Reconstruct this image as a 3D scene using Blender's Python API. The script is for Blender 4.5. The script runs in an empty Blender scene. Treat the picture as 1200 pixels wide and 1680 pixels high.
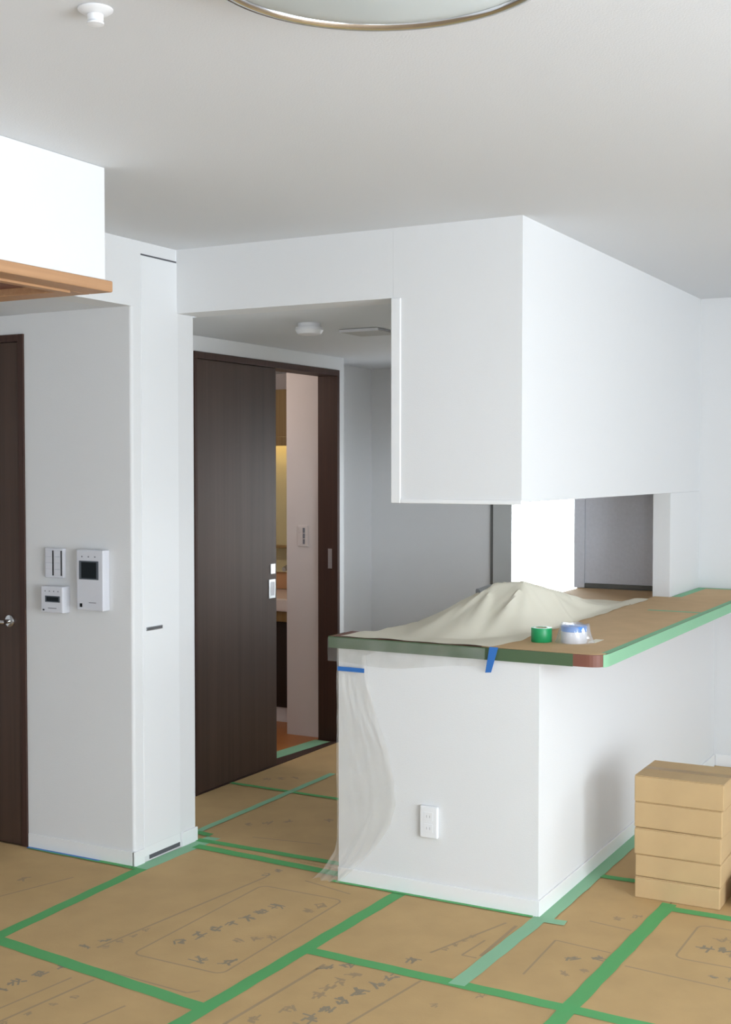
import bpy, bmesh, math, random
from mathutils import Vector, Matrix
R = math.radians
random.seed(7)
scene = bpy.context.scene
C = scene.collection

# ---------------------------------------------------------------- camera
cam = bpy.data.cameras.new('camera')
cam.lens = 2086.0 / 1680.0 * 36.0
cam.sensor_width = 36.0
cam.clip_start = 0.05
camo = bpy.data.objects.new('camera', cam)
C.objects.link(camo)
camo.location = (0, 0, 1.53)
camo.rotation_euler = (R(90 - 2.0), 0, R(28.55))
scene.camera = camo

# ---------------------------------------------------------------- sky, daylight, exposure
world = bpy.data.worlds.new('overcast_sky')
scene.world = world
world.use_nodes = True
bg = world.node_tree.nodes['Background']
bg.inputs['Color'].default_value = (0.85, 0.93, 1.0, 1)
bg.inputs['Strength'].default_value = 13.1
scene.view_settings.view_transform = 'Standard'
scene.view_settings.look = 'None'
scene.view_settings.gamma = 1.0
scene.view_settings.use_curve_mapping = False
scene.view_settings.exposure = 0.0


def portal(name, loc, rot, sx, sy):
    l = bpy.data.lights.new(name, 'AREA')
    l.shape = 'RECTANGLE'
    l.size, l.size_y = sx, sy
    l.cycles.is_portal = True
    o = bpy.data.objects.new(name, l)
    C.objects.link(o)
    o.location, o.rotation_euler = loc, rot
    return o


# living-room windows (main one on the right, two added for fill) and the kitchen one
WIN_R = (-0.3, 3.0, 0.05, 2.20)      # Y range, Z range in the right wall
WIN_FILL_S = (5.2, 6.1, 1.20, 2.05)       # unseen window added further along the right wall for fill light
WIN_FILL_B = (0.8, 1.7, 0.6, 2.0)         # unseen window added for fill light: X range, Z range in the rear wall
portal('daylight_portal', (2.36, (WIN_R[0] + WIN_R[1]) / 2, (WIN_R[2] + WIN_R[3]) / 2), (0, R(90), 0), WIN_R[3] - WIN_R[2], WIN_R[1] - WIN_R[0])
portal('daylight_portal', (2.36, (WIN_FILL_S[0] + WIN_FILL_S[1]) / 2, (WIN_FILL_S[2] + WIN_FILL_S[3]) / 2), (0, R(90), 0), WIN_FILL_S[3] - WIN_FILL_S[2], WIN_FILL_S[1] - WIN_FILL_S[0])
portal('daylight_portal', ((WIN_FILL_B[0] + WIN_FILL_B[1]) / 2, -1.66, (WIN_FILL_B[2] + WIN_FILL_B[3]) / 2), (R(90), 0, 0), WIN_FILL_B[1] - WIN_FILL_B[0], WIN_FILL_B[3] - WIN_FILL_B[2])
KW = (-2.86, -2.33, 0.66, 1.72)       # kitchen window: X range, Z range
portal('daylight_portal', ((KW[0] + KW[1]) / 2, 7.03, (KW[2] + KW[3]) / 2), (R(-90), 0, 0), KW[1] - KW[0], KW[3] - KW[2])


# ---------------------------------------------------------------- materials
def new_mat(name):
    m = bpy.data.materials.new(name)
    m.use_nodes = True
    return m, m.node_tree, m.node_tree.nodes['Principled BSDF']


def mat(name, col, rough=0.6, metal=0.0, noise=0.0, nscale=20.0, bump=0.0, bscale=200.0, stretch=(1, 1, 1), spec=0.5):
    m, nt, b = new_mat(name)
    b.inputs['Base Color'].default_value = (*col, 1)
    b.inputs['Roughness'].default_value = rough
    b.inputs['Metallic'].default_value = metal
    b.inputs['Specular IOR Level'].default_value = spec
    if noise or bump:
        tc = nt.nodes.new('ShaderNodeTexCoord')
        mp = nt.nodes.new('ShaderNodeMapping')
        mp.inputs['Scale'].default_value = stretch
        nt.links.new(tc.outputs['Object'], mp.inputs['Vector'])
    if noise:
        n = nt.nodes.new('ShaderNodeTexNoise')
        n.inputs['Scale'].default_value = nscale
        n.inputs['Detail'].default_value = 5
        nt.links.new(mp.outputs['Vector'], n.inputs['Vector'])
        r = nt.nodes.new('ShaderNodeValToRGB')
        e = r.color_ramp.elements
        e[0].position, e[1].position = 0.3, 0.7
        e[0].color = (*[c * (1 - noise) for c in col], 1)
        e[1].color = (*[min(1, c * (1 + noise)) for c in col], 1)
        nt.links.new(n.outputs['Fac'], r.inputs['Fac'])
        nt.links.new(r.outputs['Color'], b.inputs['Base Color'])
    if bump:
        n2 = nt.nodes.new('ShaderNodeTexNoise')
        n2.inputs['Scale'].default_value = bscale
        n2.inputs['Detail'].default_value = 3
        nt.links.new(mp.outputs['Vector'], n2.inputs['Vector'])
        bp = nt.nodes.new('ShaderNodeBump')
        bp.inputs['Strength'].default_value = bump
        bp.inputs['Distance'].default_value = 0.002
        nt.links.new(n2.outputs['Fac'], bp.inputs['Height'])
        nt.links.new(bp.outputs['Normal'], b.inputs['Normal'])
    return m


def film(name, col, clear, rough=0.25, glossy=0.12, trans=0.0, grain=0.0):
    """thin plastic film: see-through share `clear`, the rest a milky coat"""
    m = bpy.data.materials.new(name)
    m.use_nodes = True
    nt = m.node_tree
    nt.nodes.clear()
    out = nt.nodes.new('ShaderNodeOutputMaterial')
    df = nt.nodes.new('ShaderNodeBsdfDiffuse')
    df.inputs['Color'].default_value = (*col, 1)
    tl = nt.nodes.new('ShaderNodeBsdfTranslucent')
    tl.inputs['Color'].default_value = (*col, 1)
    m1 = nt.nodes.new('ShaderNodeMixShader')
    m1.inputs[0].default_value = trans
    nt.links.new(df.outputs[0], m1.inputs[1])
    nt.links.new(tl.outputs[0], m1.inputs[2])
    tr = nt.nodes.new('ShaderNodeBsdfTransparent')
    tr.inputs['Color'].default_value = (0.985, 0.985, 0.98, 1)
    m2 = nt.nodes.new('ShaderNodeMixShader')
    m2.inputs[0].default_value = clear
    if grain:
        tc = nt.nodes.new('ShaderNodeTexCoord')
        n = nt.nodes.new('ShaderNodeTexNoise')
        n.inputs['Scale'].default_value = 9
        n.inputs['Detail'].default_value = 6
        nt.links.new(tc.outputs['Object'], n.inputs['Vector'])
        mr = nt.nodes.new('ShaderNodeMapRange')
        mr.inputs[1].default_value, mr.inputs[2].default_value = 0.3, 0.7
        mr.inputs[3].default_value, mr.inputs[4].default_value = clear - grain, min(1, clear + grain)
        nt.links.new(n.outputs['Fac'], mr.inputs[0])
        nt.links.new(mr.outputs[0], m2.inputs[0])
    nt.links.new(m1.outputs[0], m2.inputs[1])
    nt.links.new(tr.outputs[0], m2.inputs[2])
    gl = nt.nodes.new('ShaderNodeBsdfGlossy')
    gl.inputs['Roughness'].default_value = rough
    m3 = nt.nodes.new('ShaderNodeMixShader')
    m3.inputs[0].default_value = glossy
    nt.links.new(m2.outputs[0], m3.inputs[1])
    nt.links.new(gl.outputs[0], m3.inputs[2])
    nt.links.new(m3.outputs[0], out.inputs['Surface'])
    return m


def glow(name, col, strength):
    m, nt, b = new_mat(name)
    b.inputs['Base Color'].default_value = (*col, 1)
    b.inputs['Emission Color'].default_value = (*col, 1)
    b.inputs['Emission Strength'].default_value = strength
    return m


def wood(name, dark, light, rough=0.4, axis='z', scale=1.0):
    m, nt, b = new_mat(name)
    tc = nt.nodes.new('ShaderNodeTexCoord')
    mp = nt.nodes.new('ShaderNodeMapping')
    s = [60 * scale, 60 * scale, 60 * scale]
    s['xyz'.index(axis)] = 1.2 * scale
    mp.inputs['Scale'].default_value = s
    n = nt.nodes.new('ShaderNodeTexNoise')
    n.inputs['Scale'].default_value = 1.0
    n.inputs['Detail'].default_value = 6
    n.inputs['Roughness'].default_value = 0.65
    r = nt.nodes.new('ShaderNodeValToRGB')
    e = r.color_ramp.elements
    e[0].position, e[1].position = 0.3, 0.72
    e[0].color, e[1].color = (*dark, 1), (*light, 1)
    nt.links.new(tc.outputs['Object'], mp.inputs['Vector'])
    nt.links.new(mp.outputs['Vector'], n.inputs['Vector'])
    nt.links.new(n.outputs['Fac'], r.inputs['Fac'])
    nt.links.new(r.outputs['Color'], b.inputs['Base Color'])
    b.inputs['Roughness'].default_value = rough
    return m


M = dict(
    wall=mat('white_wallpaper', (0.765, 0.77, 0.775), 0.85, bump=0.25, bscale=260, spec=0.2),
    ceil=mat('ceiling_wallpaper', (0.73, 0.75, 0.775), 0.9, bump=0.25, bscale=220, spec=0.2),
    floor=mat('concrete_subfloor', (0.30, 0.2, 0.11), 0.7, noise=0.1),
    base=mat('white_skirting', (0.85, 0.855, 0.86), 0.4),
    white=mat('white_plastic', (0.84, 0.85, 0.87), 0.35),
    offwhite=mat('offwhite_plastic', (0.69, 0.70, 0.75), 0.4),
    doorwhite=mat('white_door_skin', (0.82, 0.83, 0.84), 0.45),
    shadowgap=mat('grey_gap', (0.10, 0.10, 0.11), 0.9),
    gap=mat('dark_gap', (0.02, 0.02, 0.022), 0.9),
    brown=wood('dark_brown_veneer', (0.046, 0.023, 0.014), (0.078, 0.043, 0.029), 0.52, scale=0.3),
    brown_frame=wood('dark_brown_frame', (0.040, 0.015, 0.009), (0.062, 0.026, 0.017), 0.6),
    tan=wood('light_tan_timber', (0.42, 0.225, 0.11), (0.53, 0.30, 0.155), 0.5, axis='y'),
    kraft=mat('kraft_board', (0.52, 0.345, 0.155), 0.85, noise=0.06, nscale=6, bump=0.2, bscale=120),
    print=mat('faded_print_ink', (0.37, 0.265, 0.145), 0.85),
    printd=mat('dark_print_ink', (0.29, 0.235, 0.155), 0.85),
    paper=mat('counter_kraft_paper', (0.58, 0.39, 0.205), 0.8, noise=0.05, nscale=9, bump=0.3, bscale=40),
    carton=mat('carton_brown', (0.52, 0.36, 0.185), 0.8, noise=0.05, nscale=7, bump=0.1, bscale=90),
    cartontape=mat('carton_tape', (0.42, 0.28, 0.13), 0.35),
    green=film('green_masking_tape', (0.13, 0.47, 0.17), 0.18, rough=0.4, glossy=0.03),
    greenpale=film('pale_green_masking_tape', (0.32, 0.61, 0.39), 0.15, rough=0.4, glossy=0.03),
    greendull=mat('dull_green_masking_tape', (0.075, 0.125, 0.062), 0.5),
    blue=mat('blue_masking_tape', (0.03, 0.16, 0.50), 0.5),
    sheet=film('cream_plastic_sheet', (0.97, 0.925, 0.78), 0.02, rough=0.35, glossy=0.05, trans=0.14),
    clear=film('clear_plastic_film', (0.86, 0.83, 0.78), 0.78, rough=0.18, glossy=0.07, trans=0.15, grain=0.02),
    clearband=film('clear_edge_film', (0.72, 0.72, 0.68), 0.80, rough=0.2, glossy=0.05, trans=0.35, grain=0.1),
    bag=film('clear_plastic_bag', (0.88, 0.89, 0.93), 0.76, rough=0.15, glossy=0.12, trans=0.4, grain=0.1),
    slabwood=mat('red_brown_counter_edge', (0.20, 0.075, 0.05), 0.5),
    chrome=mat('chrome', (0.72, 0.73, 0.75), 0.18, 1.0),
    steel=mat('brushed_steel', (0.55, 0.58, 0.62), 0.32, 1.0),
    screen=mat('dark_display', (0.008, 0.012, 0.015), 0.5, spec=0.2),
    screenedge=mat('display_bezel', (0.08, 0.095, 0.115), 0.3),
    ventshade=mat('shaded_vent_face', (0.50, 0.50, 0.49), 0.6),  # white vent cover greyed: underside shade put into its colour
    slotgrey=mat('pale_grey_slot', (0.45, 0.45, 0.46), 0.6),
    mark=mat('grey_print', (0.22, 0.22, 0.25), 0.6),
    diff=mat('lamp_diffuser', (0.66, 0.73, 0.74), 0.3),
    greypanel=mat('slate_grey_panel', (0.76, 0.79, 0.88), 0.5, noise=0.03, nscale=60),
    postgrey=mat('grey_post', (0.50, 0.51, 0.50), 0.6),
    frame=mat('dark_joint_and_shade', (0.16, 0.165, 0.16), 0.45),  # aluminium darkened to carry shade; also serves the dark joint and joint shadow
    framelight=mat('pale_aluminium', (0.55, 0.56, 0.55), 0.4),
    parapet=mat('cream_parapet', (0.78, 0.74, 0.64), 0.8),
    bathwall=mat('pinkish_wallpaper', (0.72, 0.66, 0.64), 0.85),
    bathfloor=mat('orange_wood_floor', (0.46, 0.17, 0.045), 0.4),
    splash=mat('orange_tan_splashback', (0.62, 0.34, 0.17), 0.3),
    basin=mat('ceramic_basin', (0.80, 0.74, 0.70), 0.15),
    vanitydark=mat('black_brown_cabinet', (0.016, 0.009, 0.007), 0.5),
    vanitywood=wood('olive_brown_cabinet', (0.22, 0.14, 0.05), (0.30, 0.20, 0.08), 0.5),
    mirror=mat('yellow_lit_mirror', (0.62, 0.57, 0.33), 0.3, 0.0),  # warm light's yellow put into a matte mirror colour
    greenroll=mat('green_tape_roll', (0.01, 0.30, 0.10), 0.35),
    blueband=mat('blue_roll_band', (0.05, 0.24, 0.68), 0.4),
    whitefilm=mat('white_film_roll', (0.78, 0.79, 0.85), 0.35),
    cardcore=mat('cardboard_core', (0.55, 0.42, 0.27), 0.8),
    faucet=mat('faucet_metal', (0.45, 0.48, 0.52), 0.3, 0.9),
    cabinet=mat('cabinet_front', (0.60, 0.60, 0.60), 0.4),
)
glass = bpy.data.materials.new('window_glass')
glass.use_nodes = True
_nt = glass.node_tree
_nt.nodes.clear()
_o = _nt.nodes.new('ShaderNodeOutputMaterial')
_t = _nt.nodes.new('ShaderNodeBsdfTransparent')
_g = _nt.nodes.new('ShaderNodeBsdfGlossy')
_g.inputs['Roughness'].default_value = 0.02
_m = _nt.nodes.new('ShaderNodeMixShader')
_m.inputs[0].default_value = 0.04
_nt.links.new(_t.outputs[0], _m.inputs[1])
_nt.links.new(_g.outputs[0], _m.inputs[2])
_nt.links.new(_m.outputs[0], _o.inputs['Surface'])
M['glass'] = glass


# ---------------------------------------------------------------- mesh helpers (world coordinates)
def bx(bm, x0, x1, y0, y1, z0, z1, bevel=0.0, seg=2):
    vs = [bm.verts.new((x, y, z)) for z in (z0, z1) for (x, y) in ((x0, y0), (x1, y0), (x1, y1), (x0, y1))]
    fs = [bm.faces.new([vs[i] for i in q]) for q in
          ((3, 2, 1, 0), (4, 5, 6, 7), (0, 1, 5, 4), (1, 2, 6, 5), (2, 3, 7, 6), (3, 0, 4, 7))]
    if bevel:
        es = list({e for f in fs for e in f.edges})
        bmesh.ops.bevel(bm, geom=es, offset=bevel, segments=seg, affect='EDGES', profile=0.5)
    return bm


def box(x0, x1, y0, y1, z0, z1, bevel=0.0, seg=2):
    return bx(bmesh.new(), x0, x1, y0, y1, z0, z1, bevel, seg)


def prism(pts, z0, z1, bm=None):
    """vertical prism over a counter-clockwise XY outline"""
    bm = bm or bmesh.new()
    a = [bm.verts.new((p[0], p[1], z0)) for p in pts]
    b = [bm.verts.new((p[0], p[1], z1)) for p in pts]
    n = len(pts)
    bm.faces.new(b)
    bm.faces.new(a[::-1])
    for i in range(n):
        bm.faces.new((a[i], a[(i + 1) % n], b[(i + 1) % n], b[i]))
    return bm


def ribbon(path, z0, z1, th, bm=None):
    """upright band following an XY path, pushed `th` to the right-hand side of travel"""
    bm = bm or bmesh.new()
    n = len(path)
    prev = None
    for i, p in enumerate(path):
        a = Vector(path[max(i - 1, 0)])
        b = Vector(path[min(i + 1, n - 1)])
        d = (b - a).normalized()
        nr = Vector((d.y, -d.x)) * th
        q = (p[0] + nr.x, p[1] + nr.y)
        cur = [bm.verts.new(v) for v in ((p[0], p[1], z0), (q[0], q[1], z0), (q[0], q[1], z1), (p[0], p[1], z1))]
        if prev:
            for k in range(4):
                bm.faces.new((prev[k], prev[(k + 1) % 4], cur[(k + 1) % 4], cur[k]))
        else:
            bm.faces.new(cur[::-1])
        prev = cur
    bm.faces.new(prev)
    return bm


def lathe(profile, loc, seg=32, bm=None, axis='z', cap=True):
    """profile = [(r, z)...] turned about a vertical (or other) axis at loc"""
    bm = bm or bmesh.new()
    rings = []
    for r, z in profile:
        ring = []
        for k in range(seg):
            t = 2 * math.pi * k / seg
            c, s = r * math.cos(t), r * math.sin(t)
            v = {'z': (c, s, z), 'y': (c, z, s), 'x': (z, c, s)}[axis]
            ring.append(bm.verts.new((loc[0] + v[0], loc[1] + v[1], loc[2] + v[2])))
        rings.append(ring)
    for a, b in zip(rings, rings[1:]):
        for k in range(seg):
            bm.faces.new((a[k], a[(k + 1) % seg], b[(k + 1) % seg], b[k]))
    if cap:
        bm.faces.new(rings[0][::-1])
        bm.faces.new(rings[-1])
    bmesh.ops.recalc_face_normals(bm, faces=bm.faces)
    return bm


def tube(pts, r, seg=10, bm=None):
    bm = bm or bmesh.new()
    pts = [Vector(p) for p in pts]
    rings = []
    for i, p in enumerate(pts):
        d = (pts[min(i + 1, len(pts) - 1)] - pts[max(i - 1, 0)]).normalized()
        u = d.orthogonal().normalized() if i == 0 else (u - d * u.dot(d)).normalized()
        w = d.cross(u)
        rr = r[i] if isinstance(r, (list, tuple)) else r
        rings.append([bm.verts.new(p + (u * math.cos(2 * math.pi * k / seg) + w * math.sin(2 * math.pi * k / seg)) * rr) for k in range(seg)])
    for a, b in zip(rings, rings[1:]):
        for k in range(seg):
            bm.faces.new((a[k], a[(k + 1) % seg], b[(k + 1) % seg], b[k]))
    bm.faces.new(rings[0][::-1])
    bm.faces.new(rings[-1])
    bmesh.ops.recalc_face_normals(bm, faces=bm.faces)
    return bm


def root_of(o):
    v = Vector((0, 0, 0))
    while o:
        v += o.location
        o = o.parent
    return v


def obj(name, bm, m, parent=None, smooth=False):
    """link a bmesh given in world coordinates as ONE object; its origin sits at its base"""
    bmesh.ops.recalc_face_normals(bm, faces=bm.faces)
    xs = [v.co for v in bm.verts]
    lo = Vector([min(c[i] for c in xs) for i in range(3)])
    hi = Vector([max(c[i] for c in xs) for i in range(3)])
    org = Vector(((lo.x + hi.x) / 2, (lo.y + hi.y) / 2, lo.z))
    bmesh.ops.translate(bm, verts=bm.verts, vec=-org)
    me = bpy.data.meshes.new(name)
    bm.to_mesh(me)
    bm.free()
    me.materials.append(M[m] if isinstance(m, str) else m)
    if smooth:
        me.polygons.foreach_set('use_smooth', [True] * len(me.polygons))
        try:
            me.set_sharp_from_angle(angle=R(40))
        except Exception:
            pass
    o = bpy.data.objects.new(name, me)
    C.objects.link(o)
    if parent is not None:
        o.parent = parent
        o.location = org - root_of(parent)
    else:
        o.location = org
    return o


def tag(o, label, cat, group=None, kind=None):
    o['label'] = label
    o['category'] = cat
    if group:
        o['group'] = group
    if kind:
        o['kind'] = kind
    return o


def thing(name, label, cat, loc, group=None, kind=None):
    o = bpy.data.objects.new(name, None)
    o.empty_display_size = 0.1
    C.objects.link(o)
    o.location = loc
    return tag(o, label, cat, group, kind)


def struct(name, bm, m, label, cat, smooth=False):
    return tag(obj(name, bm, m, smooth=smooth), label, cat, kind='structure')


# ================================================================= THE ROOM
H, HS = 2.39, 2.14          # living-room ceiling, lowered hall/kitchen ceiling
XC = -3.08                  # closet-column face
YC = 3.81                   # column front
YB = 4.09                   # beam / hanging wall front
XW = -1.615                 # upper wall face
XI, YI = -1.528, 4.038      # island wall faces
YK, YL = 6.95, 6.56         # kitchen back wall, living-room back wall
XD = -3.50                  # hall left wall
struct('floor', box(-5.2, 2.5, -1.8, 7.4, -0.12, 0.0), 'floor', 'brown subfloor hidden under the taped kraft boards', 'floor')
struct('ceiling', box(-2.42 - 0.9, 2.5, -1.8, YL + 0.1, H, H + 0.12), 'ceil', 'white papered ceiling of the living room', 'ceiling')

# right and rear walls with openings for the main window and two added ones
bm = bmesh.new()
bx(bm, 2.3, 2.42, -1.8, WIN_R[0], 0, H)
bx(bm, 2.3, 2.42, WIN_R[1], WIN_FILL_S[0], 0, H)
bx(bm, 2.3, 2.42, WIN_FILL_S[1], YL + 0.1, 0, H)
bx(bm, 2.3, 2.42, WIN_FILL_S[0], WIN_FILL_S[1], 0, WIN_FILL_S[2])
bx(bm, 2.3, 2.42, WIN_FILL_S[0], WIN_FILL_S[1], WIN_FILL_S[3], H)
bx(bm, 2.3, 2.42, WIN_R[0], WIN_R[1], WIN_R[3], H)
bx(bm, 2.3, 2.42, WIN_R[0], WIN_R[1], 0, WIN_R[2])
struct('wall_right', bm, 'wall', 'white papered window wall of the living room', 'wall')
bm = bmesh.new()
bx(bm, -3.4, WIN_FILL_B[0], -1.72, -1.6, 0, H)
bx(bm, WIN_FILL_B[1], 2.3, -1.72, -1.6, 0, H)
bx(bm, WIN_FILL_B[0], WIN_FILL_B[1], -1.72, -1.6, WIN_FILL_B[3], H)
bx(bm, WIN_FILL_B[0], WIN_FILL_B[1], -1.72, -1.6, 0, WIN_FILL_B[2])
struct('wall_rear', bm, 'wall', 'white papered rear wall behind the viewer', 'wall')


def window(name, axis, a0, a1, z0, z1, pos, label, mframe='framelight', mull=1):
    t = thing(name, label, 'window', ((a0 + a1) / 2, pos, z0) if axis == 'x' else (pos, (a0 + a1) / 2, z0), kind='structure')
    w = 0.045
    bars = [(a0, a0 + w, z0, z1), (a1 - w, a1, z0, z1), (a0 + w, a1 - w, z0, z0 + w), (a0 + w, a1 - w, z1 - w, z1)]
    for k in range(mull):
        c = a0 + (a1 - a0) * (k + 1) / (mull + 1)
        bars.append((c - w / 2, c + w / 2, z0 + w, z1 - w))
    for b0, b1, c0, c1 in bars:
        q = box(b0, b1, pos - 0.03, pos + 0.03, c0, c1, 0.003) if axis == 'x' else box(pos - 0.03, pos + 0.03, b0, b1, c0, c1, 0.003)
        obj('window_frame', q, mframe, t)
    edges = [a0 + w] + [a0 + (a1 - a0) * (k + 1) / (mull + 1) for k in range(mull)] + [a1 - w]
    for e0, e1 in zip(edges, edges[1:]):
        q = box(e0, e1, pos - 0.003, pos + 0.003, z0 + w, z1 - w) if axis == 'x' else box(pos - 0.003, pos + 0.003, e0, e1, z0 + w, z1 - w)
        obj('pane', q, 'glass', t)
    return t


window('window_1', 'y', WIN_R[0], WIN_R[1], WIN_R[2], WIN_R[3], 2.36, 'wide sliding window in the right wall of the living room')

window('fill_window_side', 'y', WIN_FILL_S[0], WIN_FILL_S[1], WIN_FILL_S[2], WIN_FILL_S[3], 2.36, 'small unseen window added in the right wall to brighten the far end', mull=0)
window('fill_window_rear', 'x', WIN_FILL_B[0], WIN_FILL_B[1], WIN_FILL_B[2], WIN_FILL_B[3], -1.66, 'unseen window added in the rear wall to brighten the front faces', mull=0)
# back wall of the living room, right of the kitchen
struct('wall_back', box(XW - 0.085, 2.3, YL, YL + 0.12, 0, H), 'wall', 'cream white back wall at the right edge behind the counter', 'wall')

# hanging wall over the pass-through (with the beam), full-height pier at its far end
bm = bmesh.new()
bx(bm, -2.112, XW, YB, YL, 1.41, H)
struct('wall_hanging', bm, 'wall', 'white hanging wall block over the kitchen pass-through', 'wall')
struct('wall_pier', box(XW - 0.085, XW, 6.01, YL, 0.0, 1.4095, 0.002), 'wall', 'white wall pier right of the kitchen pass-through', 'wall')
t = thing('trim_1', 'narrow bright white edging on the hanging wall block', 'trim', (-2.1, YB, 1.40), kind='structure')
obj('edge_strip', box(-2.118, -2.080, YB - 0.006, YB + 0.02, 1.402, HS - 0.001, 0.003), 'base', t)
obj('edge_strip', box(-2.080, XW + 0.001, YB - 0.005, YB + 0.02, 1.402, 1.418, 0.003), 'base', t)
# beam over the hall opening
struct('wall_beam', box(XC - 0.0, -2.1125, YB, YB + 0.14, HS, H), 'wall', 'white ceiling beam above the hall opening', 'wall')
# lowered ceiling over hall, kitchen
struct('ceiling_hall', box(-5.2, -2.1125, YB + 0.141, 7.45, HS, HS + 0.1), 'ceil', 'shaded low ceiling of the hall with the smoke detector', 'ceiling')

# column with the closet (left) and the alcove beside it
bm = prism([(-3.62, YC)] + [(XC - 0.012 + 0.012 * math.sin(R(a)), YC + 0.012 - 0.012 * math.cos(R(a))) for a in range(0, 91, 15)] + [(XC, 4.20), (-3.62, 4.20)], 0, HS - 0.0003)
struct('wall_column', bm, 'wall', 'grey white wall column with switches and intercom', 'wall')
struct('wall_left_upper', box(XC - 0.12, XC, 1.2, YB - 0.0005, HS, H), 'wall', 'white wall band above the alcove and closet door', 'wall')
struct('ceiling_alcove', box(-5.2, XC - 0.1205, 1.2, YB + 0.14, HS, HS + 0.1), 'ceil', 'low ceiling of the alcove over the dark door', 'ceiling')
struct('wall_left', box(-5.2, -5.1, -1.8, 4.3, 0, HS), 'wall', 'white side wall deep inside the left alcove', 'wall')
struct('wall_alcove_rear', box(-5.1, -3.3, 1.2, 1.3, 0, H), 'wall', 'white rear wall of the left alcove', 'wall')
struct('wall_left_near', box(-3.4, -3.3, -1.6, 1.2, 0, H), 'wall', 'white near side wall of the living room', 'wall')
struct('wall_door_side', box(-5.1, -4.47, YC, YC + 0.12, 0, HS - 0.001), 'wall', 'white wall left of the dark hinged door', 'wall')
struct('wall_door_head', box(-4.47, -3.62, YC, YC + 0.12, 2.062, HS - 0.001), 'wall', 'white wall strip above the dark hinged door', 'wall')

# hinged dark door at the left edge
t = thing('door_1', 'dark brown hinged door with a lever handle at the left edge', 'door', (-4.05, YC + 0.02, 0), kind='structure')
obj('door_leaf', box(-4.44, -3.652, YC - 0.004, YC + 0.034, 0.006, 2.03, 0.002), 'brown', t)
obj('door_frame', box(-3.65, -3.6205, YC - 0.008, YC + 0.05, 0, 2.061, 0.002), 'brown_frame', t)
obj('door_frame', box(-4.469, -4.441, YC - 0.008, YC + 0.05, 0, 2.061, 0.002), 'brown_frame', t)
obj('door_frame', box(-4.441, -3.651, YC - 0.008, YC + 0.05, 2.032, 2.061, 0.002), 'brown_frame', t)
hd = obj('door_handle', tube([(-3.70, YC - 0.004, 0.912), (-3.70, YC - 0.05, 0.912), (-3.715, YC - 0.058, 0.912), (-3.81, YC - 0.058, 0.905)], 0.009, 12), 'chrome', t, True)
obj('rose', lathe([(0.024, -0.004), (0.024, -0.014), (0.018, -0.018)], (-3.70, YC, 0.912), 24, axis='y'), 'chrome', hd, True)

# narrow white closet door in the column face
t = thing('door_3', 'narrow full-height white closet door on the column side', 'door', (XC, 3.98, 0), kind='structure')
obj('door_leaf', box(XC - 0.004, XC + 0.003, 3.868, 4.096, 0.062, 2.337, 0.001), 'doorwhite', t)
obj('door_gap', box(XC - 0.004, XC + 0.0012, 3.868, 4.096, 2.3385, 2.3445), 'shadowgap', t)
h = obj('pull_handle', box(XC + 0.0025, XC + 0.006, 3.885, 3.985, 0.900, 0.914, 0.001), 'steel', t)
obj('finger_slot', box(XC + 0.004, XC + 0.0066, 3.890, 3.980, 0.904, 0.9085), 'shadowgap', h)
obj('toe_gap', box(XC - 0.004, XC + 0.0012, 3.90, 4.096, 0.008, 0.024), 'shadowgap', t)
obj('toe_board', box(XC - 0.004, XC + 0.0008, 3.868, 4.096, 0.0245, 0.060), 'base', t)
# jamb under the beam

# skirting
def skirting(name, b, label):
    return struct(name, b, 'base', label, 'baseboard')
skirting('baseboard_column', box(-3.615, XC + 0.004, YC - 0.008, YC - 0.0005, 0, 0.06, 0.002), 'white baseboard along the front of the column')
skirting('baseboard_column_side', box(XC - 0.004, XC + 0.008, YC - 0.008, 3.864, 0, 0.06, 0.002), 'short white baseboard at the column corner')
skirting('baseboard_back', box(XI + 0.009, 2.29, YL - 0.008, YL - 0.0005, 0, 0.06, 0.002), 'white baseboard along the back wall behind the boxes')
skirting('baseboard_jamb', box(XC - 0.0, XC + 0.008, 4.104, 4.208, 0, 0.06, 0.002), 'short white baseboard at the hall opening jamb')

# hall: left wall with the sliding door
struct('wall_hall', box(XD - 0.12, XD, 4.201, 4.775, 0, HS - 0.001), 'wall', 'thin grey wall strip left of the sliding door', 'wall')
struct('wall_hall_head', box(XD - 0.12, XD, 4.775, 6.18, 2.068, HS - 0.001), 'wall', 'grey wall strip above the sliding door', 'wall')
struct('wall_hall_end', box(XD - 0.12, XD, 6.126, 6.18, 0, 2.0675), 'wall', 'slim grey wall edge right of the sliding door frame', 'wall')
struct('wall_recess_side', box(-3.86, -3.74, 6.1805, YK, 0, HS - 0.001), 'wall', 'grey side wall of the recess past the sliding door', 'wall')
struct('wall_kitchen_back', box(-3.74, KW[0], YK, YK + 0.08, 0, HS - 0.001), 'wall', 'plain grey back wall of the kitchen passage', 'wall')
t = thing('door_2', 'dark brown sliding door standing half open in the hall', 'door', (XD, 5.4, 0), kind='structure')
pn = obj('door_leaf', box(XD - 0.036, XD - 0.002, 4.80, 5.482, 0.006, 2.034, 0.002), 'brown', t)
obj('door_frame', box(XD - 0.12, XD + 0.006, 4.777, 6.124, 2.036, 2.0675, 0.002), 'brown_frame', t)
obj('door_frame', box(XD - 0.12, XD + 0.006, 6.098, 6.124, 0, 2.036, 0.002), 'brown_frame', t)
obj('door_frame', box(XD - 0.12, XD + 0.006, 4.777, 4.799, 0, 2.036, 0.002), 'brown_frame', t)
obj('threshold', box(XD - 0.12, XD, 4.80, 6.097, 0.0, 0.005), 'brown_frame', t)
pl = obj('pull_plate', box(XD - 0.003, XD + 0.002, 5.408, 5.468, 0.866, 0.962, 0.0015), 'steel', pn)
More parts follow.
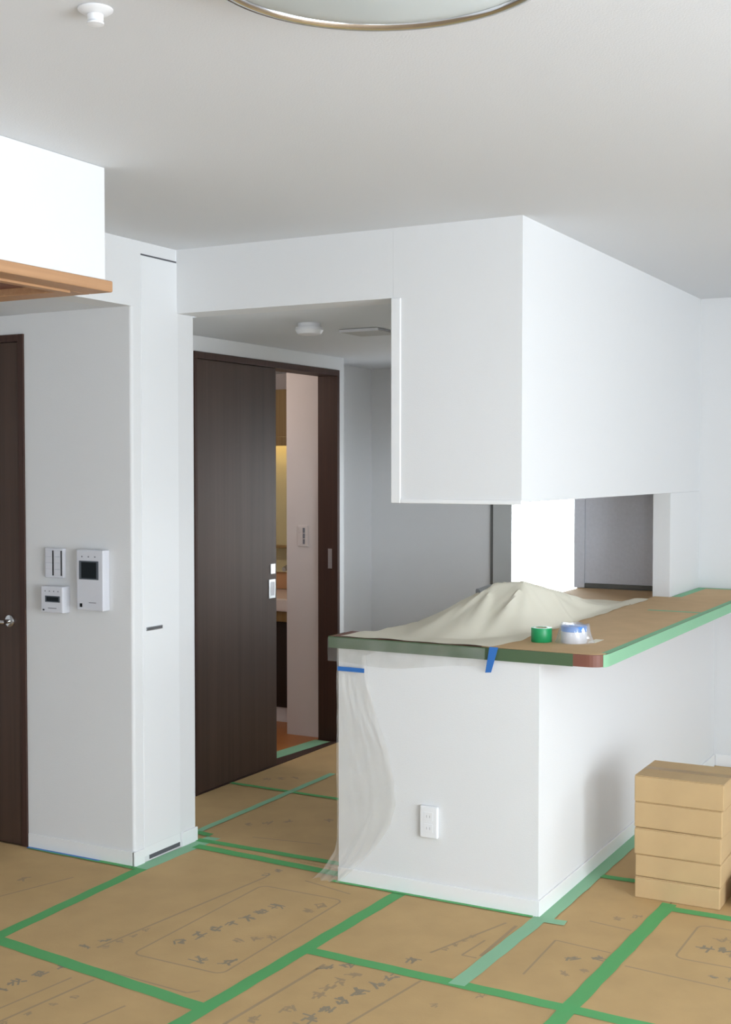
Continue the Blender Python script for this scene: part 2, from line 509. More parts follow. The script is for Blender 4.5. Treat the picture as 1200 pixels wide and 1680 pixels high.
obj('pull_recess', box(XD + 0.001, XD + 0.0026, 5.42, 5.46, 0.878, 0.95), 'offwhite', pl)
obj('lock_plate', box(XD - 0.003, XD + 0.0015, 5.425, 5.468, 0.99, 1.04, 0.001), 'steel', pn)
obj('strike_plate', box(XD - 0.055, XD - 0.03, 6.0965, 6.0985, 0.97, 1.08, 0.0005), 'steel', t)

# washroom behind the sliding door
struct('wall_wash_end', box(-3.852, XD - 0.121, 6.14, 6.18, 0, HS - 0.001), 'bathwall', 'pinkish white washroom wall seen through the sliding door', 'wall')
struct('wall_wash_back', box(-5.1, -3.861, 7.0, 7.1, 0, HS - 0.001), 'bathwall', 'washroom wall behind the mirror', 'wall')
struct('wall_wash_left', box(-5.2, -5.1, 4.31, 7.1, 0, HS - 0.001), 'bathwall', 'far side wall of the washroom', 'wall')
struct('wall_wash_near', box(-5.1, -3.62, 4.31, 4.41, 0, HS - 0.001), 'bathwall', 'near side wall of the washroom', 'wall')
struct('floor_washroom', box(-5.1, XD - 0.1205, 4.42, 6.99, 0.0, 0.006), 'bathfloor', 'orange wooden washroom floor', 'floor')
t = thing('vanity_unit', 'dark vanity cabinet with basin and yellow lit mirror in the washroom', 'vanity', (-4.3, 6.7, 0.006))
obj('toe_kick', box(-4.75, -3.875, 6.42, 6.95, 0.006, 0.095), 'white', t)
obj('cabinet', box(-4.76, -3.875, 6.40, 6.97, 0.097, 0.61, 0.003), 'vanitydark', t)
obj('drawer', box(-4.755, -3.875, 6.385, 6.40, 0.612, 0.672, 0.003), 'vanitywood', t)
bs = obj('basin', box(-4.76, -3.875, 6.37, 6.97, 0.674, 0.75, 0.008), 'basin', t)
obj('splash_back', box(-4.76, -3.875, 6.90, 6.97, 0.751, 0.86, 0.004), 'splash', bs)
obj('faucet', tube([(-4.2, 6.86, 0.75), (-4.2, 6.86, 0.90), (-4.2, 6.80, 0.94), (-4.2, 6.66, 0.90)], 0.015, 10), 'faucet', bs, True)
obj('mirror', box(-4.76, -3.875, 6.88, 6.97, 0.861, 1.72, 0.003), 'mirror', t)
obj('shelf', box(-4.76, -3.875, 6.78, 6.88, 1.02, 1.035, 0.002), 'vanitywood', t)
obj('wall_cabinet', box(-4.76, -4.34, 6.70, 6.97, 1.722, 2.015, 0.003), 'vanitywood', t)
obj('wall_cabinet', box(-4.338, -3.875, 6.70, 6.97, 1.722, 2.015, 0.003), 'vanitywood', t)
lamp = obj('lamp_tube', box(-4.7, -4.0, 6.76, 6.79, 1.703, 1.72), glow('warm_lamp', (1.0, 0.74, 0.38), 9.0), t)
obj('light_valance', box(-4.76, -3.875, 6.70, 6.71, 1.665, 1.7215), 'vanitywood', t)
t = thing('wall_switch', 'small switch plate on the pinkish washroom wall', 'switch', (-3.742, 6.139, 1.09))
obj('switch_plate', box(-3.777, -3.707, 6.134, 6.1395, 1.085, 1.205, 0.002), 'bathwall', t)
for k in range(3):
    obj('rocker', box(-3.766, -3.742, 6.1315, 6.1345, 1.098 + 0.032 * k, 1.126 + 0.032 * k, 0.001), 'bathwall', t)
    obj('rocker_mark', box(-3.740, -3.727, 6.1315, 6.1345, 1.098 + 0.032 * k, 1.126 + 0.032 * k, 0.001), 'mark', t)
# soft warm lamp of the washroom ceiling
l = bpy.data.lights.new('washroom_lamp', 'POINT')
l.energy, l.color, l.shadow_soft_size = 9, (1.0, 0.86, 0.76), 0.08
lo = bpy.data.objects.new('washroom_lamp', l)
C.objects.link(lo)
lo.location = (-4.3, 5.6, 2.0)

# kitchen end: window reveal, end panel
struct('wall_kitchen_head', box(KW[0], -2.27, YK, YK + 0.08, KW[3], HS - 0.001), 'wall', 'wall over the bright kitchen window', 'wall')
struct('wall_kitchen_sill', box(KW[0], -2.27, YK, YK + 0.08, 0, KW[2]), 'wall', 'low sill under the kitchen window', 'wall')
struct('wall_kitchen_inner', box(KW[1], -2.27, YK, YK + 0.08, KW[2], KW[3]), 'wall', 'wall edge right of the bright kitchen window', 'wall')
window('window_2', 'x', KW[0], KW[1], KW[2], KW[3], YK + 0.045, 'overexposed bright kitchen window seen through the pass-through', 'frame', 0)  # frame takes the dark grey in place of its shade
t = thing('trim_2', 'grey post strip left of the bright kitchen window', 'trim', (-2.86, YK, 0), kind='structure')
obj('post', box(-2.915, -2.797, YK - 0.022, YK - 0.0005, 0.0, HS - 0.002, 0.002), 'postgrey', t)
obj('joint', box(-2.935, -2.9155, YK - 0.012, YK - 0.0005, 0.0, HS - 0.002), 'frame', t)
struct('wall_kitchen_right', box(-2.27, -1.701, YL + 0.001, YK + 0.08, 0, HS - 0.001), 'wall', 'kitchen wall end hidden behind the grey panel', 'wall')
tag(obj('balcony_parapet', box(-4.5, -1.0, 8.6, 8.75, -0.3, 0.98), 'parapet'), 'pale balcony parapet outside the kitchen window', 'parapet', kind='structure')

# ================================================================= KITCHEN ISLAND
struct('wall_island', prism([(-2.31, YI), (XI, YI), (XI, YL - 0.001), (-1.645, YL - 0.001), (-1.645, 4.18), (-2.31, 4.18)], 0, 0.869), 'wall', 'white L-shaped half wall of the kitchen counter', 'wall')
skirting('baseboard_island', box(-2.31, XI + 0.001, YI - 0.008, YI - 0.0005, 0, 0.058, 0.002), 'white baseboard along the island front')
skirting('baseboard_island_side', box(XI + 0.0005, XI + 0.008, YI - 0.008, YL - 0.002, 0, 0.058, 0.002), 'white baseboard along the island side wall')

def arc(cx, cy, r, a0, a1, n=8):
    return [(cx + r * math.cos(R(a0 + (a1 - a0) * i / n)), cy + r * math.sin(R(a0 + (a1 - a0) * i / n))) for i in range(n + 1)]
CX0, CX1, CY0 = -2.345, -1.300, 4.026
CZ0, CZ1 = 0.870, 0.910
corner = arc(CX1 - 0.06, CY0 + 0.06, 0.06, -90, 0)
outline = [(CX0, CY0)] + corner + [(CX1, YL - 0.002), (XW + 0.0, YL - 0.002), (XW + 0.0, 6.009), (-1.70, 6.009), (-1.70, 4.20), (CX0, 4.20)]
tag(obj('countertop', prism(outline, CZ0, CZ1), 'slabwood'), 'L-shaped counter slab with a rounded front corner', 'countertop')
# kraft paper on the bar top
tag(obj('protective_paper', prism([(-1.74, CY0 + 0.012)] + arc(CX1 - 0.06, CY0 + 0.06, 0.052, -90, 0) + [(CX1 - 0.008, YL - 0.01), (XW + 0.01, YL - 0.01), (XW + 0.01, 6.02), (-1.69, 6.008), (-1.69, 4.21), (-1.74, 4.19)], CZ1 + 0.0005, CZ1 + 0.0025), 'paper'),
    'brown kraft paper laid over the counter top', 'paper')
# kitchen worktop and cabinets behind the half wall
t = thing('kitchen_cabinet', 'kitchen base cabinet and worktop behind the half wall', 'cabinet', (-1.95, 5.4, 0))
obj('carcass', box(-2.22, -1.705, 4.21, YL - 0.01, 0.08, 0.85), 'cabinet', t)
obj('plinth', box(-2.17, -1.71, 4.21, YL - 0.01, 0.0, 0.0795), 'gap', t)
obj('worktop', box(-2.245, -1.703, 4.205, YL - 0.006, 0.851, 0.884, 0.003), 'steel', t)
for k in range(4):
    y0 = 4.215 + k * 0.583
    d = obj('cabinet_door', box(-2.238, -2.2205, y0, y0 + 0.578, 0.085, 0.845, 0.002), 'cabinet', t)
    obj('handle', box(-2.252, -2.2385, y0 + 0.15, y0 + 0.44, 0.80, 0.812, 0.002), 'steel', d)
tag(obj('worktop_paper', box(-2.24, -1.705, 5.55, YL - 0.036, 0.8845, 0.8865), 'paper'), 'brown paper on the worktop below the grey panel', 'paper')
t = thing('end_panel', 'slate grey kitchen end panel beside the bright window', 'panel', (-1.95, YL - 0.02, 0.9))
obj('panel', box(-2.215, -1.702, YL - 0.030, YL + 0.0, 0.912, 1.60, 0.002), 'greypanel', t)
obj('edge_post', box(-2.275, -2.216, YL - 0.034, YL + 0.0, 0.887, 1.60, 0.002), 'greypanel', t)
obj('joint_shadow', box(-2.215, -1.702, YL - 0.034, YL + 0.0, 0.889, 0.9115, 0.002), 'frame', t)  # dark strip standing in for the joint shadow under the panel

# green masking tape along the counter edges
tag(obj('masking_tape', ribbon([(CX0, 4.15), (CX0, CY0 - 0.0), (-1.405, CY0 - 0.0)], CZ0 - 0.001, CZ1 + 0.001, 0.0015), 'greendull'),
    'dull green tape along the front edge of the counter', 'tape', 'green tape on the counter')
pth = [(p[0], p[1]) for p in corner[5:]] + [(CX1, 5.0), (CX1, YL - 0.01)]
bm = ribbon(pth, CZ0 - 0.001, CZ1 + 0.001, 0.0015)
bx(bm, CX1 - 0.022, CX1 + 0.0012, CY0 + 0.05, YL - 0.01, CZ1 + 0.003, CZ1 + 0.0036)
tag(obj('masking_tape', bm, 'greenpale'), 'green tape coloured pale as lit along the right edge of the counter', 'tape', 'green tape on the counter')  # right edge paler: window light put into the tape colour
tag(obj('masking_tape', box(XW + 0.004, XW + 0.05, 6.03, YL - 0.008, CZ1 + 0.003, CZ1 + 0.0036), 'greenpale'),
    'pale green tape on the counter along the wall pier', 'tape', 'green tape on the counter')
tag(obj('masking_tape', box(XW + 0.052, CX1 - 0.024, YL - 0.05, YL - 0.008, CZ1 + 0.003, CZ1 + 0.0036), 'greenpale'),
    'pale green tape on the counter end against the back wall', 'tape', 'green tape on the counter')
tag(obj('masking_tape', box(-1.55, CX1 - 0.024, 5.40, 5.43, CZ1 + 0.003, CZ1 + 0.0034), 'greenpale'),
    'faint green tape across the paper seam on the counter', 'tape', 'green tape on the counter')

# ----------------------------------------------------------------- cream plastic sheet tented over the faucet
def fnoise(x, y):
    return math.sin(7.3 * x + 3.1 * y + 0.4) * math.sin(5.1 * y - 2.2 * x + 1.1)


RIDGE = [((-1.985, 4.625), 0.130), ((-1.95, 4.66), 0.160), ((-1.85, 4.72), 0.168), ((-1.80, 4.88), 0.125)]


def tent(x, y):
    best = 0.0
    for (a, ha), (b, hb) in zip(RIDGE, RIDGE[1:]):
        ax, ay, bx_, by_ = a[0], a[1], b[0], b[1]
        dx, dy = bx_ - ax, by_ - ay
        s = max(0, min(1, ((x - ax) * dx + (y - ay) * dy) / (dx * dx + dy * dy)))
        px, py = ax + dx * s, ay + dy * s
        hh = ha + (hb - ha) * s
        ex, ey = x - px, y - py
        sx = max(0.05, -1.70 - px) if ex > 0 else 0.25
        sy = 0.50 if ey < 0 else 0.85
        d = math.hypot(ex / sx, ey / sy)
        th = math.atan2(ey / sy, ex / sx)
        k = max(0.0, 1 - d)
        v = hh * (k ** (1.15 if ey < 0 else 1.45))
        v += 0.010 * math.sin(th * 9 + 0.7) * k * min(1, d * 3)
        best = max(best, v)
    return best


bm = bmesh.new()
NX, NY = 56, 110
grid = []
for j in range(NY + 1):
    row = []
    for i in range(NX + 1):
        u, v = i / NX, j / NY
        y = 4.032 + (5.86 - 4.032) * v
        xr = -1.675 - 0.035 * max(0, 1 - v * 9) + 0.006 * math.sin(v * 22)
        xl = -2.30 + 0.012 * math.sin(v * 17)
        x = xl + (xr - xl) * u
        base = CZ1 + 0.0045
        z = base + tent(x, y)
        if y > 4.2 and x < -2.25:      # hangs over the worktop edge
            z -= (-2.25 - x) * 2.2
        if y > 5.0:
            z -= 0.016 * min(1, (y - 5.0) / 0.6) * max(0, min(1, (-1.74 - x) / 0.06))
        z += 0.0022 * fnoise(x * 4, y * 4)
        row.append(bm.verts.new((x, y, z)))
    grid.append(row)
for j in range(NY):
    for i in range(NX):
        bm.faces.new((grid[j][i], grid[j][i + 1], grid[j + 1][i + 1], grid[j + 1][i]))
tag(obj('plastic_sheet', bm, 'sheet', smooth=True), 'cream plastic sheet tented over the kitchen sink and faucet', 'sheet')
t = thing('kitchen_faucet', 'grey kitchen faucet poking up under the cream sheet', 'faucet', (-1.80, 4.80, 0.885))
obj('base', lathe([(0.03, 0.885), (0.03, 0.91), (0.022, 0.92)], (-1.80, 4.80, 0), 20), 'faucet', t, True)
obj('spout', tube([(-1.80, 4.80, 0.91), (-1.81, 4.79, 1.0), (-1.83, 4.76, 1.035), (-1.88, 4.71, 1.052), (-1.93, 4.67, 1.054), (-1.965, 4.645, 1.050), (-1.995, 4.60, 1.034)], [0.016, 0.016, 0.014, 0.013, 0.014, 0.018, 0.021], 14), 'faucet', t, True)

# blue tape pieces
tag(obj('blue_tape', box(-2.304, -2.193, YI - 0.0175, YI - 0.0168, 0.787, 0.803), 'blue'), 'short blue tape strip holding film at the island left corner', 'tape', 'blue tape strips')
bm = bmesh.new()
vs = [bm.verts.new(p) for p in ((-1.700, CY0 - 0.012, 0.916), (-1.668, CY0 - 0.012, 0.916), (-1.694, CY0 - 0.012, 0.828), (-1.716, CY0 - 0.012, 0.826))]
bm.faces.new(vs)
g = bmesh.ops.extrude_face_region(bm, geom=bm.faces[:])
bmesh.ops.translate(bm, verts=[v for v in g['geom'] if isinstance(v, bmesh.types.BMVert)], vec=(0, 0.0008, 0))
tag(obj('blue_tape', bm, 'blue'), 'slanted blue tape strip hanging from the counter edge', 'tape', 'blue tape strips')

# clear plastic film hanging down the island front at the left
right = [(0.868, -2.14), (0.85, -2.193), (0.749, -2.18), (0.621, -2.145), (0.524, -2.103), (0.403, -2.075), (0.32, -2.070), (0.239, -2.093), (0.144, -2.155), (0.063, -2.233), (0.012, -2.285)]
left = [(0.868, -2.312), (0.16, -2.312), (0.121, -2.318), (0.05, -2.355), (0.012, -2.395)]


def lerp_tab(tab, z):
    for (z0, x0), (z1, x1) in zip(tab, tab[1:]):
        if z0 >= z >= z1:
            s = (z0 - z) / (z0 - z1)
            return x0 + (x1 - x0) * s
    return tab[-1][1]


bm = bmesh.new()
grid = []
NZ, NU = 90, 34
for j in range(NZ + 1):
    z = 0.868 - (0.868 - 0.012) * j / NZ
    xl, xr = lerp_tab(left, z), lerp_tab(right, z)
    row = []
    for i in range(NU + 1):
        u = i / NU
        x = xl + (xr - xl) * u
        low = max(0, (0.2 - z) / 0.2)
        y = YI - 0.010 - 0.0016 * math.sin(u * 7 + z * 9 + 2.5 * math.sin(z * 9)) - 0.0011 * math.sin(u * 25 - z * 14 + 3 * math.sin(z * 17 + u * 3))
        y -= 0.0030 * math.exp(-((u - 0.93 - 0.03 * math.sin(z * 21)) / 0.035) ** 2)
        y -= 0.0026 * math.exp(-((u - 0.62 + 0.3 * (z - 0.4)) / 0.03) ** 2) * (1 if z < 0.65 else 0.3)
        y -= 0.0020 * math.exp(-((u - 0.35 - 0.2 * math.sin(z * 7)) / 0.04) ** 2)
        y -= 0.045 * low * low * (0.75 + 0.25 * math.sin(u * 21 + z * 30))
        row.append(bm.verts.new((x, y, z + 0.004 * low * math.sin(u * 9))))
    grid.append(row)
for j in range(NZ):
    for i in range(NU):
        bm.faces.new((grid[j][i], grid[j][i + 1], grid[j + 1][i + 1], grid[j + 1][i]))
tag(obj('plastic_film', bm, 'clear', smooth=True), 'wrinkled clear plastic film hanging on the island front', 'film')
bm = bmesh.new()
grid = []
for j in range(9):
    row = []
    for i in range(41):
        u, v = i / 40, j / 8
        x = -2.345 + 0.625 * u
        dz = (0.035 + 0.03 * math.sin(u * 3.3) ** 2) * (1 - 0.75 * u) + 0.012
        z = CZ1 - 0.002 - (CZ1 - CZ0 + dz) * v
        y = CY0 - 0.0075 - 0.0012 * math.sin(u * 30) - 0.0018 * math.sin(u * 12 + v * 4)
        row.append(bm.verts.new((x, y, z)))
    grid.append(row)
for j in range(8):
    for i in range(40):
        bm.faces.new((grid[j][i], grid[j][i + 1], grid[j + 1][i + 1], grid[j + 1][i]))
tag(obj('plastic_film', bm, 'clearband', smooth=True), 'clear plastic film band stuck along the counter front edge', 'film')

# tape rolls on the counter
zt = CZ1 + 0.0028
t = thing('tape_roll', 'green tape roll lying flat on the counter paper', 'tape roll', (-1.60, 4.25, zt))
obj('tape_band', lathe([(0.022, zt), (0.036, zt), (0.037, zt + 0.002), (0.037, zt + 0.048), (0.036, zt + 0.05), (0.022, zt + 0.05), (0.022, zt)], (-1.60, 4.25, 0), 36, cap=False), 'greenroll', t, True)
obj('core', lathe([(0.0195, zt + 0.001), (0.0217, zt + 0.001), (0.0217, zt + 0.049), (0.0195, zt + 0.049), (0.0195, zt + 0.001)], (-1.60, 4.25, 0), 36, cap=False), 'cardcore', t, True)
t = thing('masking_film_roll', 'white masking film roll with a blue band inside a clear bag', 'film roll', (-1.49, 4.28, zt))
obj('film_body', lathe([(0.02, zt), (0.044, zt), (0.046, zt + 0.004), (0.046, zt + 0.040), (0.02, zt + 0.040), (0.02, zt)], (-1.49, 4.28, 0), 36, cap=False), 'whitefilm', t, True)
obj('tape_band', lathe([(0.02, zt + 0.0405), (0.044, zt + 0.0405), (0.0455, zt + 0.042), (0.0455, zt + 0.058), (0.043, zt + 0.060), (0.02, zt + 0.060), (0.02, zt + 0.0405)], (-1.49, 4.28, 0), 36, cap=False), 'blueband', t, True)
bm = bmesh.new()
prof = []
NA, NR = 40, 12
grid = []
for j in range(NR + 1):
    v = j / NR
    row = []
    for i in range(NA):
        a = 2 * math.pi * i / NA
        wob = 1 + 0.10 * math.sin(a * 3 + 1) + 0.06 * math.sin(a * 7 + v * 5) + 0.04 * math.sin(a * 11)
        r = (0.056 * (1 - 0.12 * v ** 4) + (0.012 * (1 - v) ** 4)) * (1 + 0.5 * (wob - 1))
        zz = zt + 0.001 + 0.064 * v ** 0.9 + 0.003 * math.sin(a * 5) * v
        row.append(bm.verts.new((-1.492 + r * math.cos(a), 4.285 + r * math.sin(a), zz)))
    grid.append(row)
for j in range(NR):
    for i in range(NA):
        bm.faces.new((grid[j][i], grid[j][(i + 1) % NA], grid[j + 1][(i + 1) % NA], grid[j + 1][i]))
bm.faces.new(grid[-1])
tag(obj('plastic_bag', bm, 'bag', smooth=True), 'crumpled clear bag around the blue banded film roll', 'bag')
tag(obj('paper_strip', box(-1.448, -1.418, 4.30, 4.395, zt + 0.0002, zt + 0.001), 'sheet'), 'thin cream strip lying beside the clear bag', 'strip')

# ================================================================= WALL FITTINGS
yf = YC
t = thing('wall_switch', 'switch plate with two rocker columns on the grey column', 'switch', (-3.45, yf, 1.10))
obj('switch_plate', box(-3.505, -3.410, yf - 0.018, yf - 0.0005, 1.097, 1.214, 0.003), 'offwhite', t)
for k in range(2):
    for j in range(4):
        x0 = -3.498 + 0.043 * k
        z0 = 1.108 + 0.0245 * j
        obj('rocker', box(x0, x0 + 0.033, yf - 0.0205, yf - 0.0182, z0, z0 + 0.0225, 0.001), 'offwhite', t)
    obj('rocker_gap', box(-3.4645 + 0.043 * k, -3.4585 + 0.043 * k, yf - 0.0195, yf - 0.0182, 1.106, 1.205), 'gap', t)
t = thing('intercom', 'white intercom panel with a dark square screen', 'intercom', (-3.257, yf, 0.97))
fy = yf - 0.040
obj('housing', box(-3.323, -3.192, fy, yf - 0.0005, 0.980, 1.214, 0.004), 'offwhite', t)
s = obj('screen_frame', box(-3.309, -3.213, fy - 0.0015, fy - 0.0002, 1.100, 1.172, 0.0005), 'screenedge', t)
obj('screen', box(-3.297, -3.223, fy - 0.0022, fy - 0.0016, 1.105, 1.167), 'screen', s)
for k in range(3):
    obj('indicator', box(-3.297 + 0.032 * k, -3.292 + 0.032 * k, fy - 0.0012, fy - 0.0002, 1.185, 1.191), 'mark', t)
obj('button', box(-3.306, -3.294, fy - 0.0025, fy - 0.0002, 0.993, 1.007, 0.001), 'screen', t)
obj('speaker_marks', box(-3.262, -3.226, fy - 0.0008, fy - 0.0002, 1.010, 1.013), 'mark', t)
t = thing('water_heater_control', 'white heater control with a narrow dark display below the switch plate', 'control panel', (-3.445, yf, 0.95))
fy = yf - 0.044
obj('housing', box(-3.503, -3.391, fy, yf - 0.0005, 0.962, 1.066, 0.004), 'offwhite', t)
d = obj('display_frame', box(-3.480, -3.404, fy - 0.0012, fy - 0.0002, 1.004, 1.029, 0.0003), 'screenedge', t)
obj('display', box(-3.472, -3.411, fy - 0.0018, fy - 0.0013, 1.008, 1.025), 'screen', d)
for k in range(4):
    obj('indicator', box(-3.482 + 0.022 * k, -3.477 + 0.022 * k, fy - 0.0010, fy - 0.0002, 1.045, 1.049), 'mark', t)
obj('flap_mark', box(-3.465, -3.422, fy - 0.0008, fy - 0.0002, 0.979, 0.982), 'mark', t)
obj('button', box(-3.492, -3.484, fy - 0.0015, fy - 0.0002, 0.970, 0.976), 'screen', t)

t = thing('wall_outlet', 'white power outlet low on the island front', 'outlet', (-1.935, YI, 0.22))
obj('cover_plate', box(-1.970, -1.900, YI - 0.016, YI - 0.0005, 0.218, 0.332, 0.005, 3), 'white', t)
for k in range(2):
    s = obj('socket', box(-1.952, -1.918, YI - 0.0175, YI - 0.0162, 0.240 + 0.042 * k, 0.270 + 0.042 * k, 0.0005), 'white', t)
    for d in (-0.006, 0.006):
        obj('slot', box(-1.936 + d, -1.934 + d, YI - 0.0180, YI - 0.0176, 0.250 + 0.042 * k, 0.259 + 0.042 * k), 'slotgrey', s)

# ceiling fittings
LX, LY = -0.965, 1.82
t = thing('ceiling_light', 'large round ceiling lamp with a pale blue diffuser and metal rim', 'ceiling light', (LX, LY, H))
obj('mount', lathe([(0.22, H - 0.0005), (0.22, H - 0.03), (0.20, H - 0.035)], (LX, LY, 0), 48), 'white', t, True)
obj('diffuser', lathe([(0.275, H - 0.03), (0.278, H - 0.055), (0.26, H - 0.062), (0.20, H - 0.070), (0.1, H - 0.076), (0.001, H - 0.078)], (LX, LY, 0), 72), 'diff', t, True)
rp = [(0.291 + 0.012 * math.cos(a), H - 0.050 + 0.014 * math.sin(a)) for a in [2 * math.pi * k / 12 for k in range(13)]]
obj('rim', lathe(rp, (LX, LY, 0), 72, cap=False), 'chrome', t, True)
SX, SY = -1.60, 1.88
t = thing('sprinkler_head', 'small white sprinkler head on the ceiling at top left', 'sprinkler', (SX, SY, H))
obj('escutcheon', lathe([(0.033, H - 0.0005), (0.033, H - 0.003), (0.026, H - 0.008), (0.014, H - 0.011)], (SX, SY, 0), 32), 'white', t, True)
obj('body', lathe([(0.015, H - 0.0112), (0.015, H - 0.022), (0.012, H - 0.024)], (SX, SY, 0), 24), 'white', t, True)
obj('deflector', lathe([(0.012, H - 0.0242), (0.016, H - 0.026), (0.016, H - 0.029), (0.005, H - 0.031)], (SX, SY, 0), 24), 'white', t, True)
DX, DY = -2.79, 4.63
t = thing('smoke_detector', 'white smoke detector wrapped in film on the hall ceiling', 'smoke detector', (DX, DY, HS))
obj('base_ring', lathe([(0.048, HS - 0.0005), (0.048, HS - 0.016), (0.045, HS - 0.018)], (DX, DY, 0), 32), 'white', t, True)
obj('sensor_body', lathe([(0.058, HS - 0.0182), (0.060, HS - 0.030), (0.050, HS - 0.046), (0.034, HS - 0.050)], (DX, DY, 0), 32), 'white', t, True)
t = thing('ceiling_vent', 'square white ceiling vent in the hall beside the smoke detector', 'vent', (-2.69, 5.0, HS))
obj('neck', box(-2.790, -2.610, 4.908, 5.092, HS - 0.008, HS - 0.0005), 'white', t)
obj('edge_strip', box(-2.797, -2.603, 4.896, 4.902, HS - 0.014, HS - 0.002, 0.0005), 'white', t)
obj('cover_plate', box(-2.797, -2.603, 4.9025, 5.10, HS - 0.014, HS - 0.0085, 0.001), 'ventshade', t)  # underside toned darker than the lit white edge strip

# hanging cupboard with the wooden base frame, top left
XL, YE = -2.416, 2.874
t = thing('hanging_cupboard', 'white ceiling-hung cupboard with a light wooden base frame', 'cupboard', (-2.8, 2.0, 2.035))
obj('body', box(-3.06, XL, 1.31, YE, 2.069, H - 0.0005, 0.002), 'wall', t)
obj('front_rail', box(-2.492, XL + 0.008, 1.31, YE + 0.024, 2.036, 2.0685, 0.004), 'tan', t)
obj('end_rail', box(-3.06, -2.493, YE - 0.060, YE + 0.024, 2.036, 2.0685, 0.003), 'tan', t)
obj('track_strip', box(-2.524, -2.4935, 1.31, YE - 0.061, 2.030, 2.052, 0.002), 'tan', t)
obj('bottom_panel', box(-3.06, -2.525, 1.31, YE - 0.061, 2.058, 2.0685), 'slabwood', t)  # reddish panel toned dark to carry the underside shade

# ================================================================= BOXES
def carton(z0, z1, dx, dy, rot, w, d, label, tape=False):
    t = thing('cardboard_box', label, 'box', (-1.148 + dx, 4.52 + dy, z0), 'boxes stacked by the island')
    t.rotation_euler = (0, 0, R(rot))
    o = bpy.data.objects
    hgt = z1 - z0
    def part(name, bm, m):
        bmesh.ops.recalc_face_normals(bm, faces=bm.faces)
        me = bpy.data.meshes.new(name)
        bm.to_mesh(me)
        bm.free()
        me.materials.append(M[m])
        p = bpy.data.objects.new(name, me)
        C.objects.link(p)
        p.parent = t
        return p
    part('carton', box(-w / 2, w / 2, -d / 2, d / 2, 0.0, hgt - 0.0035, 0.004, 2), 'carton')
    for s in (-1, 1):
        y0, y1 = sorted((s * 0.0012, s * (d / 2 - 0.002)))
        part('lid_flap', box(-w / 2 + 0.001, w / 2 - 0.001, y0, y1, hgt - 0.0033, hgt - 0.0005, 0.001, 1), 'carton')
    if tape:
        part('sealing_tape', box(-w / 2 + 0.002, w / 2 - 0.002, -0.022, 0.022, hgt - 0.0004, hgt), 'cartontape')
    return t


zs = [0.003, 0.079, 0.160, 0.253, 0.346, 0.440]
names = ['flat brown cardboard box at the bottom of the stack', 'second brown cardboard box from the bottom of the stack',
         'middle brown cardboard box of the stack by the island', 'brown cardboard box just under the top one of the stack',
         'topmost brown cardboard box of the stack with a taped lid']
for k in range(5):
    dx = (0.000, 0.002, -0.001, 0.003, 0.004)[k]
    carton(zs[k] + 0.0003 * k, zs[k + 1] + 0.0003 * k, dx, (0.0, 0.004, -0.002, 0.003, 0.0)[k], (0.5, 0.0, 1.0, -0.6, 0.3)[k], (0.300, 0.302, 0.304, 0.310, 0.314)[k], 0.262, names[k], k == 4)
t = thing('open_carton', 'brown carton with crumpled plastic at the right edge', 'box', (-0.80, 4.60, 0.003))
obj('carton', box(-0.958, -0.66, 4.44, 4.76, 0.003, 0.10, 0.004), 'carton', t)
obj('packing_film', lathe([(0.12, 0.101), (0.135, 0.12), (0.11, 0.15), (0.05, 0.165), (0.004, 0.168)], (-0.82, 4.58, 0), 20), 'bag', t, True)

# ================================================================= FLOOR BOARDS AND TAPE
BT = 0.003


def board(pts, label, marks=None):
    o = tag(obj('floor_board', prism(pts, 0.0003, BT), 'kraft'), label, 'board', 'kraft floor protection boards')
    if marks:
        for kind in ('print', 'printd'):
            bm = bmesh.new()
            for mk in marks:
                if mk[0] == 'line' and kind == 'print':
                    strip(bm, mk[1], mk[2], mk[3] if len(mk) > 3 else 0.007)
                elif mk[0] == 'rect' and kind == 'print':
                    x0, x1, y0, y1 = mk[1]
                    r = 0.03
                    pts2 = arc(x1 - r, y0 + r, r, -90, 0, 5) + arc(x1 - r, y1 - r, r, 0, 90, 5) + arc(x0 + r, y1 - r, r, 90, 180, 5) + arc(x0 + r, y0 + r, r, 180, 270, 5)
                    for a, b in zip(pts2, pts2[1:] + pts2[:1]):
                        strip(bm, a, b, 0.007)
                elif mk[0] == 'row' and ((kind == 'printd') == (mk[4] > 0)):
                    (ax, ay), (bx_, by_), n = mk[1], mk[2], mk[3]
                    sz = mk[5]
                    for i in range(n):
                        s = i / max(1, n - 1)
                        glyph(bm, ax + (bx_ - ax) * s, ay + (by_ - ay) * s, sz)
            if bm.verts:
                p = obj('printed_mark', bm, kind, o)
            else:
                bm.free()
    return o


def strip(bm, a, b, w, z=BT + 0.00025):
    a, b = Vector(a), Vector(b)
    d = b - a
    if d.length < 1e-6:
        return
    n = Vector((-d.y, d.x)).normalized() * w / 2
    bm.faces.new([bm.verts.new((p.x, p.y, z)) for p in (a - n, b - n, b + n, a + n)])


def glyph(bm, x, y, s):
    """blurred, unreadable printed character: a few crossing strokes"""
    w = s * 0.17
    for k in range(7):
        a = random.choice((0, 0, math.pi / 2, math.pi / 2, 0.7, -0.8)) + random.uniform(-0.12, 0.12)
        L = s * random.uniform(0.16, 0.42)
        px, py = x + random.uniform(-0.3, 0.3) * s, y + random.uniform(-0.36, 0.36) * s
        strip(bm, (px - L * math.cos(a), py - L * math.sin(a)), (px + L * math.cos(a), py + L * math.sin(a)), w * random.uniform(0.6, 1.1), BT + 0.00025 + 0.00003 * k)


